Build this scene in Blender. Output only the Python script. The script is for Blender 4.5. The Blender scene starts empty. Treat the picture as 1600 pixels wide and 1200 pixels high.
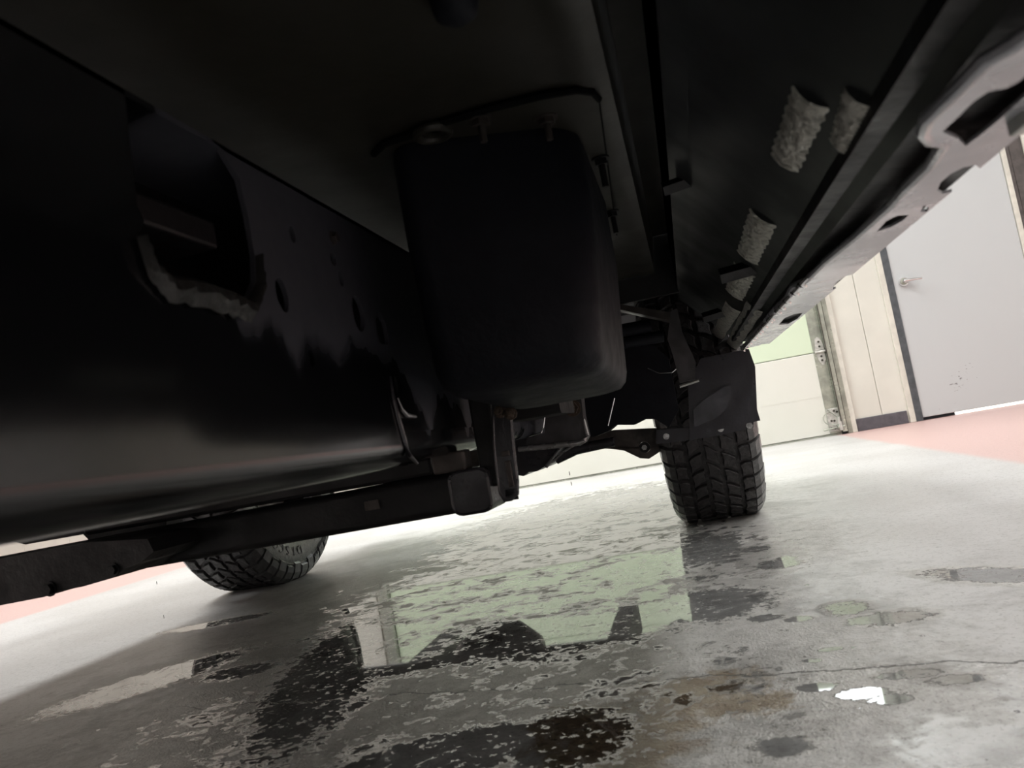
import bpy, bmesh, math, random
from mathutils import Vector, Matrix
from mathutils.geometry import delaunay_2d_cdt
from math import pi, sin, cos, radians
random.seed(7)
S = bpy.context.scene
C = S.collection
# ------------------------------------------------------------ camera
PITCH, ROLL, AZ, CH = .076, .177, .214, .361
Fw = Vector((-sin(AZ)*cos(PITCH), cos(AZ)*cos(PITCH), sin(PITCH)))
R0 = Vector((cos(AZ), sin(AZ), 0)); U0 = R0.cross(Fw)
Rt = cos(ROLL)*R0 - sin(ROLL)*U0; Up = sin(ROLL)*R0 + cos(ROLL)*U0
CAM = Vector((0, 0, CH))
cd = bpy.data.cameras.new('camera'); cam = bpy.data.objects.new('camera', cd); C.objects.link(cam)
cam.matrix_world = Matrix((( Rt.x, Up.x, -Fw.x, 0), (Rt.y, Up.y, -Fw.y, 0), (Rt.z, Up.z, -Fw.z, CH), (0, 0, 0, 1)))
cd.sensor_width = 36; cd.lens = 27; cd.clip_start = .02
cd.dof.use_dof = True; cd.dof.focus_distance = 2.3; cd.dof.aperture_fstop = 9
S.camera = cam
S.view_settings.view_transform = 'Standard'; S.view_settings.look = 'None'
S.view_settings.exposure = 0.0; S.view_settings.gamma = 1; S.view_settings.use_curve_mapping = False
# ------------------------------------------------------------ light
w = bpy.data.worlds.new('world'); S.world = w; w.use_nodes = True
w.node_tree.nodes['Background'].inputs[0].default_value = (.8, .9, 1, 1)
w.node_tree.nodes['Background'].inputs[1].default_value = .04
def area(name, loc, sx, sy, power, col=(1, 1, 1), rot=(0, 0, 0)):
    l = bpy.data.lights.new(name, 'AREA'); l.shape = 'RECTANGLE'; l.size = sx; l.size_y = sy
    l.energy = power; l.color = col
    o = bpy.data.objects.new(name, l); o.location = loc; o.rotation_euler = rot; C.objects.link(o); return o
LAMPS = [(2.7, -1.5, 92), (2.7, 3.0, 90), (-3.9, -1.5, 90), (-3.9, 3.0, 140), (-.9, 4.9, 160), (-.9, -4.5, 45)]
for (lx, ly, lp) in LAMPS:
    area('lamp_light', (lx, ly, 3.98), .5, 2.4, lp, (.975, .99, .985))
# ------------------------------------------------------------ pixel helper: a pixel of the frame -> a point on a real plane
def at(px, py, axis, val):
    d = Fw + (px-800)/1200*Rt - (py-600)/1200*Up
    return CAM + d*((val-CAM[axis])/d[axis])
# ------------------------------------------------------------ materials
def nt(name):
    m = bpy.data.materials.new(name); m.use_nodes = True
    t = m.node_tree; b = t.nodes['Principled BSDF']; return m, t, b
def nd(t, typ, **kw):
    n = t.nodes.new(typ)
    for k, v in kw.items(): setattr(n, k, v)
    return n
def V(t, x):
    return x
def mathn(t, op, a, b=None, c=None, clamp=False):
    n = t.nodes.new('ShaderNodeMath'); n.operation = op; n.use_clamp = clamp
    for i, x in enumerate((a, b, c)):
        if x is None: continue
        if isinstance(x, (int, float)): n.inputs[i].default_value = x
        else: t.links.new(x, n.inputs[i])
    return n.outputs[0]
def noise(t, vec, scale, detail=4, rough=.55, dist=0):
    n = t.nodes.new('ShaderNodeTexNoise'); n.inputs['Scale'].default_value = scale
    n.inputs['Detail'].default_value = detail; n.inputs['Roughness'].default_value = rough
    n.inputs['Distortion'].default_value = dist
    t.links.new(vec, n.inputs['Vector']); return n.outputs['Fac']
def sstep(t, x, a, b, o0=0., o1=1.):
    n = t.nodes.new('ShaderNodeMapRange'); n.interpolation_type = 'SMOOTHSTEP'
    t.links.new(x, n.inputs[0])
    if a > b: a, b, o0, o1 = b, a, o1, o0
    for i, v in zip((1, 2, 3, 4), (a, b, o0, o1)): n.inputs[i].default_value = v
    return n.outputs[0]
def mixc(t, f, a, b):
    n = t.nodes.new('ShaderNodeMix'); n.data_type = 'RGBA'
    if isinstance(f, (int, float)): n.inputs[0].default_value = f
    else: t.links.new(f, n.inputs[0])
    for i, x in ((6, a), (7, b)):
        if isinstance(x, tuple): n.inputs[i].default_value = (*x, 1)
        else: t.links.new(x, n.inputs[i])
    return n.outputs[2]
def mixf(t, f, a, b):
    n = t.nodes.new('ShaderNodeMix')
    t.links.new(f, n.inputs[0])
    for i, x in ((2, a), (3, b)):
        if isinstance(x, (int, float)): n.inputs[i].default_value = x
        else: t.links.new(x, n.inputs[i])
    return n.outputs[0]
def bump(t, b, h, strength=.3, dist=.01):
    n = t.nodes.new('ShaderNodeBump'); n.inputs['Strength'].default_value = strength
    n.inputs['Distance'].default_value = dist; t.links.new(h, n.inputs['Height'])
    t.links.new(n.outputs[0], b.inputs['Normal']); return n
def mat(name, col, rough=.5, metal=0, nscale=20, var=.15, rvar=.1, bmp=0, spec=.5, col2=None, emit=0, bd=.005, coat=0):
    m, t, b = nt(name)
    tc = nd(t, 'ShaderNodeTexCoord').outputs['Object']
    n1 = noise(t, tc, nscale, 5)
    c2 = col2 or tuple(c*(1-var*2) for c in col)
    t.links.new(mixc(t, sstep(t, n1, .3, .7), col, c2), b.inputs['Base Color'])
    t.links.new(sstep(t, n1, .3, .7, max(.02, rough-rvar), min(1, rough+rvar)), b.inputs['Roughness'])
    b.inputs['Metallic'].default_value = metal
    b.inputs['Specular IOR Level'].default_value = spec
    b.inputs['Coat Weight'].default_value = coat
    if bmp: bump(t, b, noise(t, tc, nscale*4, 3), bmp, bd)
    if emit:
        b.inputs['Emission Color'].default_value = (*col, 1); b.inputs['Emission Strength'].default_value = emit
    return m
M = {}
M['frame'] = None
M['pan'] = mat('pan_coating', (.023, .021, .0155), .45, 0, 6, .1, .08, .15)
M['tank'] = mat('black_plastic', (.009, .010, .014), .62, 0, 30, .1, .05, .2, .2)
M['steel_black'] = mat('black_steel', (.030, .028, .033), .30, .0, 14, .2, .1, .3)
M['bar'] = mat('bar_steel', (.0075, .007, .008), .5, 0, 14, .2, .1, .3)
M['grey_lit'] = mat('lit_grey_steel', (.07, .066, .07), .4, 0, 20, .3, .1, .2)  # lighter base colour holds the light these steel parts catch
M['lip_bright'] = mat('lip_bright', (.45, .44, .44), .25, .6, 20, .2, .1, .2)
M['lip_metal'] = mat('lip_metal', (.04, .04, .038), .4, .2, 40, .3, .1, .3)
M['rim_grey'] = mat('rim_grey', (.11, .105, .11), .3, .3, 30, .2, .1, .2)
M['galv'] = mat('galvanised_steel', (.55, .55, .52), .35, .7, 25, .12, .1, .1)
M['rocker_paint'] = mat('rocker_paint', (.46, .46, .49), .24, .25, 9, .1, .08, .1, .6)
M['rocker_inner'] = mat('rocker_inner_black', (.010, .0105, .012), .38, 0, 8, .2, .08, .03)
M['rust'] = mat('rusty_bolt', (.13, .095, .07), .4, .6, 80, .3, .15, .4)
M['bolt'] = mat('zinc_bolt', (.4, .4, .4), .3, .8, 60, .2, .1)
M['rubber'] = mat('tyre_rubber', (.046, .042, .043), .42, 0, 90, .3, .15, .6, .5, None, 0, .003)
M['rubber_wet_lit'] = mat('wet_lit_shoulder', (.10, .10, .10), .17, 0, 60, .2, .08, .2)  # wet gloss; the floor's reflected light is also painted into the lighter colour
M['rubber_side'] = mat('tyre_sidewall', (.12, .13, .118), .28, 0, 50, .15, .1, .2)
M['letters'] = mat('tyre_letters', (.022, .024, .022), .3, 0, 50, .1, .1)
M['rim'] = mat('wheel_alloy', (.35, .35, .36), .3, .8, 30, .1, .1)
M['plastic'] = mat('flap_plastic', (.020, .019, .026), .35, 0, 30, .1, .08, .1)
M['plastic_gloss'] = mat('gloss_plastic', (.045, .044, .058), .2, 0, 14, .3, .08, .15)
M['brown_steel'] = mat('weathered_steel', (.075, .062, .055), .45, .2, 18, .3, .15, .3)
M['body'] = mat('body_paint', (.55, .55, .57), .25, .2, 5, .05, .05)
M['wall'] = mat('wall_panel', (.74, .73, .655), .35, 0, 2.5, .05, .08)
M['wall_white'] = mat('wall_white', (.78, .78, .76), .5, 0, 2.5, .04, .08)
M['ceil'] = mat('ceiling_white', (.8, .8, .78), .6, 0, 2, .03, .05)
M['base'] = mat('dark_baseboard', (.11, .105, .12), .4, 0, 30, .15, .1)
M['trim'] = mat('cream_trim', (.72, .70, .62), .4, 0, 15, .08, .1)
M['jamb'] = mat('dark_jamb', (.09, .10, .11), .4, 0, 20, .2, .1)
M['brownjamb'] = mat('dark_brown_frame', (.10, .085, .08), .4, 0, 20, .2, .1)
M['track'] = mat('track_steel', (.50, .52, .44), .35, .5, 12, .2, .1)
M['bracket'] = mat('bracket_white', (.68, .67, .62), .4, .2, 30, .2, .1)
M['darkgrime'] = mat('grime', (.06, .055, .04), .6, 0, 30, .2, .1)
M['tube'] = mat('lamp_tube', (1, 1, 1), .5, 0, 3, 0, 0, 0, .5, None, 8)
M['chrome'] = mat('chrome', (.75, .75, .75), .15, 1, 30, .05, .05)
M['pane'] = mat('daylight_pane', (.93, .98, 1.0), .2, 0, 3, 0, 0, 0, .5, None, 7)
M['gap'] = mat('daylight_gap', (1, 1, .93), .5, 0, 3, 0, 0, 0, .5, None, 1.2)
M['cable'] = mat('wire_black', (.03, .03, .03), .4, 0, 30, .1, .1)
M['gasket'] = mat('black_gasket', (.003, .003, .003), .8, 0, 30, 0, 0, 0, .1)
M['water'] = mat('wet_film', (.12, .115, .11), .03, 0, 12, .2, .01, 0, .7)

# frame coating: glossy black, floor reflection painted in as a lighter satin zone
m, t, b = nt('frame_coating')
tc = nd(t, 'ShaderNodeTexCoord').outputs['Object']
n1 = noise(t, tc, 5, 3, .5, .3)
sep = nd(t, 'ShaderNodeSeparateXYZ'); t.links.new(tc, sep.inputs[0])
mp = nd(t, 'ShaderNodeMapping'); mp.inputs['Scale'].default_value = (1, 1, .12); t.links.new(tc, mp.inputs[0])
edge_noise = noise(t, mp.outputs[0], 12, 3, .5)
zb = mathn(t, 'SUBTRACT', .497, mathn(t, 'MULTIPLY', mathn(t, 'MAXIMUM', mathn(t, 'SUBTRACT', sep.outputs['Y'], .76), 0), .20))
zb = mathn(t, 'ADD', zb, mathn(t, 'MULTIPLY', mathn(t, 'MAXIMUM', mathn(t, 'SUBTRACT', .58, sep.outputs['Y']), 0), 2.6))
hz = mathn(t, 'SUBTRACT', mathn(t, 'ADD', sep.outputs['Z'], mathn(t, 'MULTIPLY', mathn(t, 'SUBTRACT', edge_noise, .5), .22)), zb)
floor_refl = sstep(t, hz, -.012, .022)
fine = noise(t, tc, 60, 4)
t.links.new(mixc(t, floor_refl, (.0055, .006, .007), (.044, .046, .056)), b.inputs['Base Color'])
t.links.new(mixf(t, floor_refl, mathn(t, 'MULTIPLY_ADD', fine, .05, .12), mathn(t, 'MULTIPLY_ADD', fine, .2, .42)), b.inputs['Roughness'])
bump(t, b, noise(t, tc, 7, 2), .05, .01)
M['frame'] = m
# wrinkled seam sealer
m, t, b = nt('seam_sealer')
tc = nd(t, 'ShaderNodeTexCoord').outputs['Object']
n1 = noise(t, tc, 90, 3, .6, 1.0)
t.links.new(mixc(t, sstep(t, n1, .3, .6), (.32, .31, .27), (.72, .70, .63)), b.inputs['Base Color'])
b.inputs['Roughness'].default_value = .28; b.inputs['Metallic'].default_value = .3
bump(t, b, n1, .9, .006)
M['sealer'] = m
# overhead door skin: cream bottom section, greener sections above
m, t, b = nt('door_skin')
tc = nd(t, 'ShaderNodeTexCoord').outputs['Object']
n1 = noise(t, tc, 3, 4)
t.links.new(mixc(t, n1, (.76, .75, .69), (.70, .70, .62)), b.inputs['Base Color'])
b.inputs['Roughness'].default_value = .32
M['door_skin'] = m
m, t, b = nt('door_skin_green')
tc = nd(t, 'ShaderNodeTexCoord').outputs['Object']
n1 = noise(t, tc, 3, 4)
t.links.new(mixc(t, n1, (.68, .78, .59), (.64, .73, .55)), b.inputs['Base Color'])
b.inputs['Roughness'].default_value = .32
M['door_skin_green'] = m
# grey service door with black scuffs near the bottom
m, t, b = nt('service_door_paint')
tc = nd(t, 'ShaderNodeTexCoord').outputs['Object']
sep = nd(t, 'ShaderNodeSeparateXYZ'); t.links.new(tc, sep.inputs[0])
mp = nd(t, 'ShaderNodeMapping'); mp.inputs['Scale'].default_value = (1, 1, 1.9); mp.inputs['Rotation'].default_value = (0, .35, 0)
t.links.new(tc, mp.inputs[0])
n1 = noise(t, mp.outputs[0], 34, 5, .6)
dx = mathn(t, 'DIVIDE', mathn(t, 'SUBTRACT', sep.outputs['X'], 1.93), .20)
dz = mathn(t, 'DIVIDE', mathn(t, 'SUBTRACT', mathn(t, 'SUBTRACT', sep.outputs['Z'], .24), mathn(t, 'MULTIPLY', mathn(t, 'SUBTRACT', sep.outputs['X'], 1.93), .7)), .13)
rr = mathn(t, 'SQRT', mathn(t, 'ADD', mathn(t, 'MULTIPLY', dx, dx), mathn(t, 'MULTIPLY', dz, dz)))
sc = sstep(t, mathn(t, 'SUBTRACT', n1, mathn(t, 'MULTIPLY', rr, .13)), .575, .60)
t.links.new(mixc(t, sc, (.54, .56, .565), (.16, .15, .15)), b.inputs['Base Color'])
b.inputs['Roughness'].default_value = .33
M['service_door'] = m

# floor: painted concrete, red walkways, stains, standing water
m, t, b = nt('garage_floor')
tc = nd(t, 'ShaderNodeTexCoord').outputs['Object']
sep = nd(t, 'ShaderNodeSeparateXYZ'); t.links.new(tc, sep.inputs[0])
X, Y = sep.outputs['X'], sep.outputs['Y']
def blob(cx, cy, rx, ry, ang=0):
    mp = nd(t, 'ShaderNodeMapping'); mp.vector_type = 'TEXTURE'
    mp.inputs['Location'].default_value = (cx, cy, 0); mp.inputs['Rotation'].default_value = (0, 0, ang)
    mp.inputs['Scale'].default_value = (rx, ry, 1)
    t.links.new(tc, mp.inputs[0])
    ln = nd(t, 'ShaderNodeVectorMath', operation='LENGTH'); t.links.new(mp.outputs[0], ln.inputs[0])
    return mathn(t, 'SUBTRACT', 1, ln.outputs['Value'])      # 1 at centre, 0 at rim, negative outside
def umax(*a):
    r = a[0]
    for x in a[1:]: r = mathn(t, 'MAXIMUM', r, x)
    return r
nA = noise(t, tc, 9, 9, .66, .2); nB = noise(t, tc, 2.2, 5, .55); nC = noise(t, tc, 60, 6, .7); nD = noise(t, tc, 30, 8, .72, .3)
nE = noise(t, tc, 220, 3, .6)
jag = mathn(t, 'ADD', mathn(t, 'MULTIPLY', mathn(t, 'SUBTRACT', nA, .5), 1.6), mathn(t, 'MULTIPLY', mathn(t, 'SUBTRACT', nD, .5), 1.5))
def sat(x): return mathn(t, 'MINIMUM', x, .38)
core = umax(sat(blob(-.48, 1.62, .58, .45, .1)), sat(blob(-.46, 2.1, .72, .62)), sat(blob(-.5, 3.3, .75, 1.5)), mathn(t, 'SUBTRACT', sat(blob(-.45, 1.1, .75, .5)), .17))
wetv = mathn(t, 'ADD', mathn(t, 'SUBTRACT', core, .12), mathn(t, 'MULTIPLY', jag, .72))
# solid puddles whose place can be read in the photograph
sol = umax(blob(-.74, 1.36, .13, .58, .28), blob(-.30, 1.42, .34, .17, .1), blob(-.21, .93, .10, .13), blob(-.98, 1.43, .10, .07), blob(-1.20, 1.45, .27, .12, .95), blob(-.60, 1.33, .2, .07),
           blob(.235, 1.275, .075, .045), blob(.10, 1.99, .05, .05), blob(.13, 1.78, .06, .07), blob(-.02, 2.1, .12, .22),
           blob(.135, .985, .040, .026), blob(.09, 1.02, .03, .02), blob(.16, .96, .03, .02), blob(.10, 1.12, .018, .012), blob(.13, 1.16, .02, .012), blob(.06, 1.36, .035, .025), blob(.11, 1.33, .03, .02), blob(.15, 1.83, .03, .04), blob(.20, 1.03, .05, .02), blob(.24, 1.0, .04, .02), blob(.03, .86, .04, .03), blob(.19, 1.36, .045, .05), blob(-1.42, 2.0, .20, .06, .2), blob(-.36, .92, .2, .1, .3), blob(.45, 1.45, .06, .15, .8),
           blob(-.17, 1.95, .16, .25), blob(-.05, 1.5, .17, .16))
nF = noise(t, tc, 85, 5, .6)
jag2 = mathn(t, 'ADD', mathn(t, 'MULTIPLY', mathn(t, 'SUBTRACT', nD, .5), 1.5), mathn(t, 'MULTIPLY', mathn(t, 'SUBTRACT', nF, .5), 1.1))
scat = mathn(t, 'SUBTRACT', mathn(t, 'MULTIPLY', sstep(t, noise(t, tc, 42, 4, .6), .60, .72), sstep(t, umax(blob(.13, 1.1, .22, .45), blob(-.02, 1.5, .35, .5), blob(-.95, 1.5, .6, .5)), 0, .3)), .6)
solv = mathn(t, 'ADD', mathn(t, 'SUBTRACT', mathn(t, 'MINIMUM', sol, .42), .06), mathn(t, 'MULTIPLY', jag2, .8))
wv = umax(wetv, solv, scat)
wv = mathn(t, 'SUBTRACT', wv, mathn(t, 'MULTIPLY', sstep(t, nC, .60, .74), .16))
wet = sstep(t, wv, .125, .15)
damp = sstep(t, mathn(t, 'ADD', umax(core, sol), mathn(t, 'MULTIPLY', jag, .35)), -.2, .15)
# colours
red = mathn(t, 'MAXIMUM', sstep(t, mathn(t, 'ADD', X, mathn(t, 'MULTIPLY', nB, .05)), 1.03, 1.09), sstep(t, mathn(t, 'ADD', X, mathn(t, 'MULTIPLY', nB, .05)), -2.82, -2.90))
grey = mixc(t, sstep(t, nB, .3, .7), (.56, .55, .545), (.47, .455, .445))
grey = mixc(t, sstep(t, nC, .5, .8), grey, (.30, .29, .28))
paint = mixc(t, red, grey, (.56, .38, .355))
bare = mixc(t, sstep(t, nD, .35, .65), (.64, .62, .59), (.44, .43, .40))
col = mixc(t, sstep(t, mathn(t, 'ADD', umax(core, sol), mathn(t, 'MULTIPLY', jag, .3)), -.35, .1, 0, .8), paint, bare)
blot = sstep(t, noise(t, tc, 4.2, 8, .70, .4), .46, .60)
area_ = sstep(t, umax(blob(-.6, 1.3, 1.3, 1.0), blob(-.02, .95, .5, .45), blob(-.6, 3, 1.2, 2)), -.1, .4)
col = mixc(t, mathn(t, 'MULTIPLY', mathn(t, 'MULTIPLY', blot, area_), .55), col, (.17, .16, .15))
jb = mathn(t, 'MULTIPLY', mathn(t, 'SUBTRACT', noise(t, tc, 14, 8, .7, .6), .5), 2.6)
brown = sstep(t, mathn(t, 'ADD', umax(blob(-.06, 1.04, .13, .10), blob(-.16, .91, .14, .16), blob(.0, .99, .08, .06), blob(-.2, 1.0, .1, .08)), jb), .1, .6, 0, .85)
col = mixc(t, brown, col, mixc(t, sstep(t, nD, .4, .6), (.25, .19, .11), (.16, .10, .045)))
pit = sstep(t, noise(t, tc, 170, 2, .5), .60, .66)
col = mixc(t, mathn(t, 'MULTIPLY', pit, .35), col, (.12, .11, .10))
speck = sstep(t, noise(t, tc, 95, 3, .7), .66, .72)
col = mixc(t, mathn(t, 'MULTIPLY', speck, .5), col, (.10, .095, .09))
# crack
wig = mathn(t, 'MULTIPLY', mathn(t, 'SUBTRACT', noise(t, tc, 9, 6, .6), .5), .10)
line = mathn(t, 'SUBTRACT', mathn(t, 'ADD', Y, wig), mathn(t, 'MULTIPLY_ADD', X, -.14, 1.09))
crack = mathn(t, 'MULTIPLY', sstep(t, mathn(t, 'ABSOLUTE', line), .0032, .0018), sstep(t, X, -1.0, -.9))
col = mixc(t, mathn(t, 'MULTIPLY', crack, .85), col, (.03, .027, .025))
wc = nd(t, 'ShaderNodeMix', data_type='RGBA', blend_type='MULTIPLY'); wc.inputs[0].default_value = 1
t.links.new(wet, wc.inputs[0]); t.links.new(col, wc.inputs[6]); wc.inputs[7].default_value = (.46, .47, .48, 1)
t.links.new(wc.outputs[2], b.inputs['Base Color'])
sheen = sstep(t, mathn(t, 'ADD', umax(blob(.17, .92, .22, .22), blob(.10, 1.03, .14, .06), blob(.12, 1.9, .12, .35)), mathn(t, 'MULTIPLY', jag, .5)), .15, .4)
dry_r = mixf(t, damp, mathn(t, 'MULTIPLY_ADD', nC, .25, .30), mathn(t, 'MULTIPLY_ADD', nD, .35, .20))
dry_r = mixf(t, sheen, dry_r, .16)
t.links.new(mixf(t, wet, dry_r, .025), b.inputs['Roughness'])
b.inputs['Specular IOR Level'].default_value = .6
b.inputs['IOR'].default_value = 1.6
edge = sstep(t, wv, .10, .24)
dryh = mathn(t, 'ADD', mathn(t, 'MULTIPLY', nE, mathn(t, 'MULTIPLY_ADD', damp, 3.2, .25)), mathn(t, 'MULTIPLY', nC, .5))
h = mathn(t, 'ADD', mathn(t, 'MULTIPLY', mathn(t, 'MULTIPLY', dryh, mathn(t, 'SUBTRACT', 1, wet)), .5), mathn(t, 'MULTIPLY', edge, .7))
h = mathn(t, 'SUBTRACT', h, mathn(t, 'MULTIPLY', crack, 1.5))
bump(t, b, h, .8, .003)
M['floor'] = m

# ------------------------------------------------------------ geometry helpers
def obj(name, bm, m, parent=None, smooth=False, loc=None):
    me = bpy.data.meshes.new(name); bmesh.ops.recalc_face_normals(bm, faces=bm.faces[:]); bm.to_mesh(me); bm.free()
    if m: me.materials.append(M[m])
    if smooth:
        me.polygons.foreach_set('use_smooth', [True]*len(me.polygons))
        me.set_sharp_from_angle(angle=radians(40))
    o = bpy.data.objects.new(name, me); C.objects.link(o)
    if parent: o.parent = parent
    if loc: o.location = loc
    return o
def struct(o): o['kind'] = 'structure'; return o
def thing(name, label, cat, loc=(0, 0, 0), rz=0, group=None):
    o = bpy.data.objects.new(name, None); C.objects.link(o); o.location = loc; o.rotation_euler = (0, 0, rz)
    o['label'] = label; o['category'] = cat
    if group: o['group'] = group
    return o
def bx(bm, x0, x1, y0, y1, z0, z1, bev=0, seg=2, mt=None):
    vs = [bm.verts.new(p) for p in ((x0,y0,z0),(x1,y0,z0),(x1,y1,z0),(x0,y1,z0),(x0,y0,z1),(x1,y0,z1),(x1,y1,z1),(x0,y1,z1))]
    fs = [bm.faces.new([vs[i] for i in q]) for q in ((0,3,2,1),(4,5,6,7),(0,1,5,4),(1,2,6,5),(2,3,7,6),(3,0,4,7))]
    if bev: 
        es = list({e for f in fs for e in f.edges})
        r = bmesh.ops.bevel(bm, geom=es, offset=bev, segments=seg, affect='EDGES', profile=.5)
    if mt is not None:
        vv = {v for f in (r['faces'] if bev else fs) for v in f.verts} | {v for v in vs if v.is_valid}
        bmesh.ops.transform(bm, matrix=mt, verts=list(vv))
    return bm
def tube(bm, pts, r, n=10, cap=True):
    pts = [Vector(p) for p in pts]; rings = []
    for i, p in enumerate(pts):
        d = (pts[min(i+1, len(pts)-1)] - pts[max(i-1, 0)]).normalized()
        a = d.cross(Vector((0, 0, 1)) if abs(d.z) < .9 else Vector((1, 0, 0))).normalized(); c = d.cross(a)
        rr = r[i] if isinstance(r, (list, tuple)) else r
        rings.append([bm.verts.new(p + rr*(cos(k*2*pi/n)*a + sin(k*2*pi/n)*c)) for k in range(n)])
    for A, B in zip(rings, rings[1:]):
        for k in range(n): bm.faces.new((A[k], A[(k+1) % n], B[(k+1) % n], B[k]))
    if cap: bm.faces.new(rings[0]); bm.faces.new(rings[-1][::-1])
    return bm
def plate(bm, outer, holes, fn, th):
    """flat outline with holes; fn(u, v, d) maps to space, d in {0, th}"""
    nb = bmesh.new(); pv, pe = [], []
    for lp_ in [outer]+holes:
        b0 = len(pv); n_ = len(lp_)
        pv += [Vector(q) for q in lp_]; pe += [(b0+i, b0+(i+1) % n_) for i in range(n_)]
    cv, ce, cf = delaunay_2d_cdt(pv, pe, [], 0, 1e-6)[:3]
    def inside(x, y, poly):
        c = False; j = len(poly)-1
        for i in range(len(poly)):
            (xi, yi), (xj, yj) = poly[i], poly[j]
            if (yi > y) != (yj > y) and x < (xj-xi)*(y-yi)/(yj-yi)+xi: c = not c
            j = i
        return c
    bv = [nb.verts.new((q[0], q[1], 0)) for q in cv]
    for f in cf:
        gx = sum(cv[i][0] for i in f)/3; gy = sum(cv[i][1] for i in f)/3
        if inside(gx, gy, outer) and not any(inside(gx, gy, h_) for h_ in holes): nb.faces.new([bv[i] for i in f])
    for v in [v for v in nb.verts if not v.link_faces]: nb.verts.remove(v)
    r = bmesh.ops.extrude_face_region(nb, geom=nb.faces[:])
    for e in r['geom']:
        if isinstance(e, bmesh.types.BMVert): e.co.z = th
    mp = {}
    for v in nb.verts: mp[v.index if False else v] = bm.verts.new(fn(*v.co))
    for f in nb.faces: 
        try: bm.faces.new([mp[v] for v in f.verts])
        except ValueError: pass
    nb.free(); return bm
def sweep(bm, prof, y0, y1, closed=True, fn=lambda a, y, c: (a, y, c), ny=1):
    rows = []
    for j in range(ny+1):
        y = y0 + (y1-y0)*j/ny
        rows.append([bm.verts.new(fn(a, y, c)) for a, c in prof])
    n = len(prof)
    for A, B in zip(rows, rows[1:]):
        for k in range(n if closed else n-1): bm.faces.new((A[k], A[(k+1) % n], B[(k+1) % n], B[k]))
    if closed: bm.faces.new(rows[0]); bm.faces.new(rows[-1][::-1])
    return bm
def arc(cx, cy, r, a0, a1, n=6): return [(cx + r*cos(radians(a0+(a1-a0)*i/n)), cy + r*sin(radians(a0+(a1-a0)*i/n))) for i in range(n+1)]
def oval(cx, cy, rx, ry, n=18, ang=0): 
    return [(cx + rx*cos(a)*cos(ang) - ry*sin(a)*sin(ang), cy + rx*cos(a)*sin(ang) + ry*sin(a)*cos(ang)) for a in [i*2*pi/n for i in range(n)]]
def rrect(x0, x1, y0, y1, r, n=4):
    return arc(x1-r, y1-r, r, 0, 90, n)+arc(x0+r, y1-r, r, 90, 180, n)+arc(x0+r, y0+r, r, 180, 270, n)+arc(x1-r, y0+r, r, 270, 360, n)
def hexbolt(bm, p, ax, r, h, stud=0, sr=None):
    p = Vector(p); ax = Vector(ax).normalized()
    tube(bm, [p, p+ax*h], r, 6)
    tube(bm, [p, p+ax*h*.25], r*1.35, 16)
    if stud: tube(bm, [p, p+ax*(h+stud)], sr or r*.5, 10)
    return bm
def lathe(bm, prof, n=64, axis_c=(0, 0, 0), closed=True):
    """prof (x, r) spun about the X axis"""
    cx, cy, cz = axis_c; rings = []
    for i in range(n):
        a = i*2*pi/n; rings.append([bm.verts.new((cx+x, cy+r*cos(a), cz+r*sin(a))) for x, r in prof])
    m_ = len(prof)
    for i in range(n):
        A, B = rings[i], rings[(i+1) % n]
        for k in range(m_ if closed else m_-1): bm.faces.new((A[k], A[(k+1) % m_], B[(k+1) % m_], B[k]))
    return bm
E = bmesh.new

# ------------------------------------------------------------ room
bm = E(); bx(bm, -9, 5, -7, 8.5, -.12, 0); struct(obj('floor', bm, 'floor'))
bm = E(); bx(bm, -9, 5, -7, 8.5, 4.3, 4.4); struct(obj('ceiling', bm, 'ceil'))
WY, WB = 6.04, .053
def wobj(name, bm, m, parent=None, smooth=False):          # things fixed to the back wall: built along it, then turned with it
    o = obj(name, bm, m, parent, smooth)
    if not parent: o.location = (0, WY, 0); o.rotation_euler = (0, 0, WB)
    return o
# back wall: backing with openings, left of / between / right of the doors
bm = E()
for (a, c, z0, z1) in ((-9, -2.62, 0, 4.3), (-2.62, 1.14, 3.1, 4.3), (1.14, 1.60, 0, 4.3), (1.60, 2.55, 2.13, 4.3), (2.55, 5.2, 0, 4.3)):
    bx(bm, a, c, 0, .2, z0, z1)
wall = struct(wobj('wall_back', bm, 'wall'))
for i in range(2):                                         # sandwich panels between the doors, with an open joint
    bm = E(); a = 1.165 + i*.205; bx(bm, a, a+.203, -.022, .0, 0, 4.3, .005); wobj('wall_panel', bm, 'wall', wall)
for i in range(5):
    bm = E(); a = 2.72 + i*.42; bx(bm, a, min(a+.41, 5.0), -.022, 0, 0, 4.3, .006); wobj('wall_panel', bm, 'wall', wall)
for i in range(10):
    bm = E(); a = -7.2 + i*.45; bx(bm, a, a+.449, -.022, 0, 0, 4.3, .004); wobj('wall_panel', bm, 'wall', wall)
bm = E(); bx(bm, 1.175, 1.535, -.034, -.0225, .0, .092, .004); struct(wobj('baseboard_back', bm, 'base'))
bm = E(); bx(bm, -9, -8.8, -7, 5.4, 0, 4.3); struct(obj('wall_left', bm, 'wall_white'))
bm = E(); bx(bm, -8.8, -8.785, -7, 5.4, 0, .1); struct(obj('baseboard_left', bm, 'base'))
bm = E(); bx(bm, 4.8, 5, -7, 6.2, 0, 4.3); struct(obj('wall_right', bm, 'wall_white'))
bm = E(); bx(bm, -9, 5, -7.2, -7, 0, 4.3); struct(obj('wall_front', bm, 'wall_white'))

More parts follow.
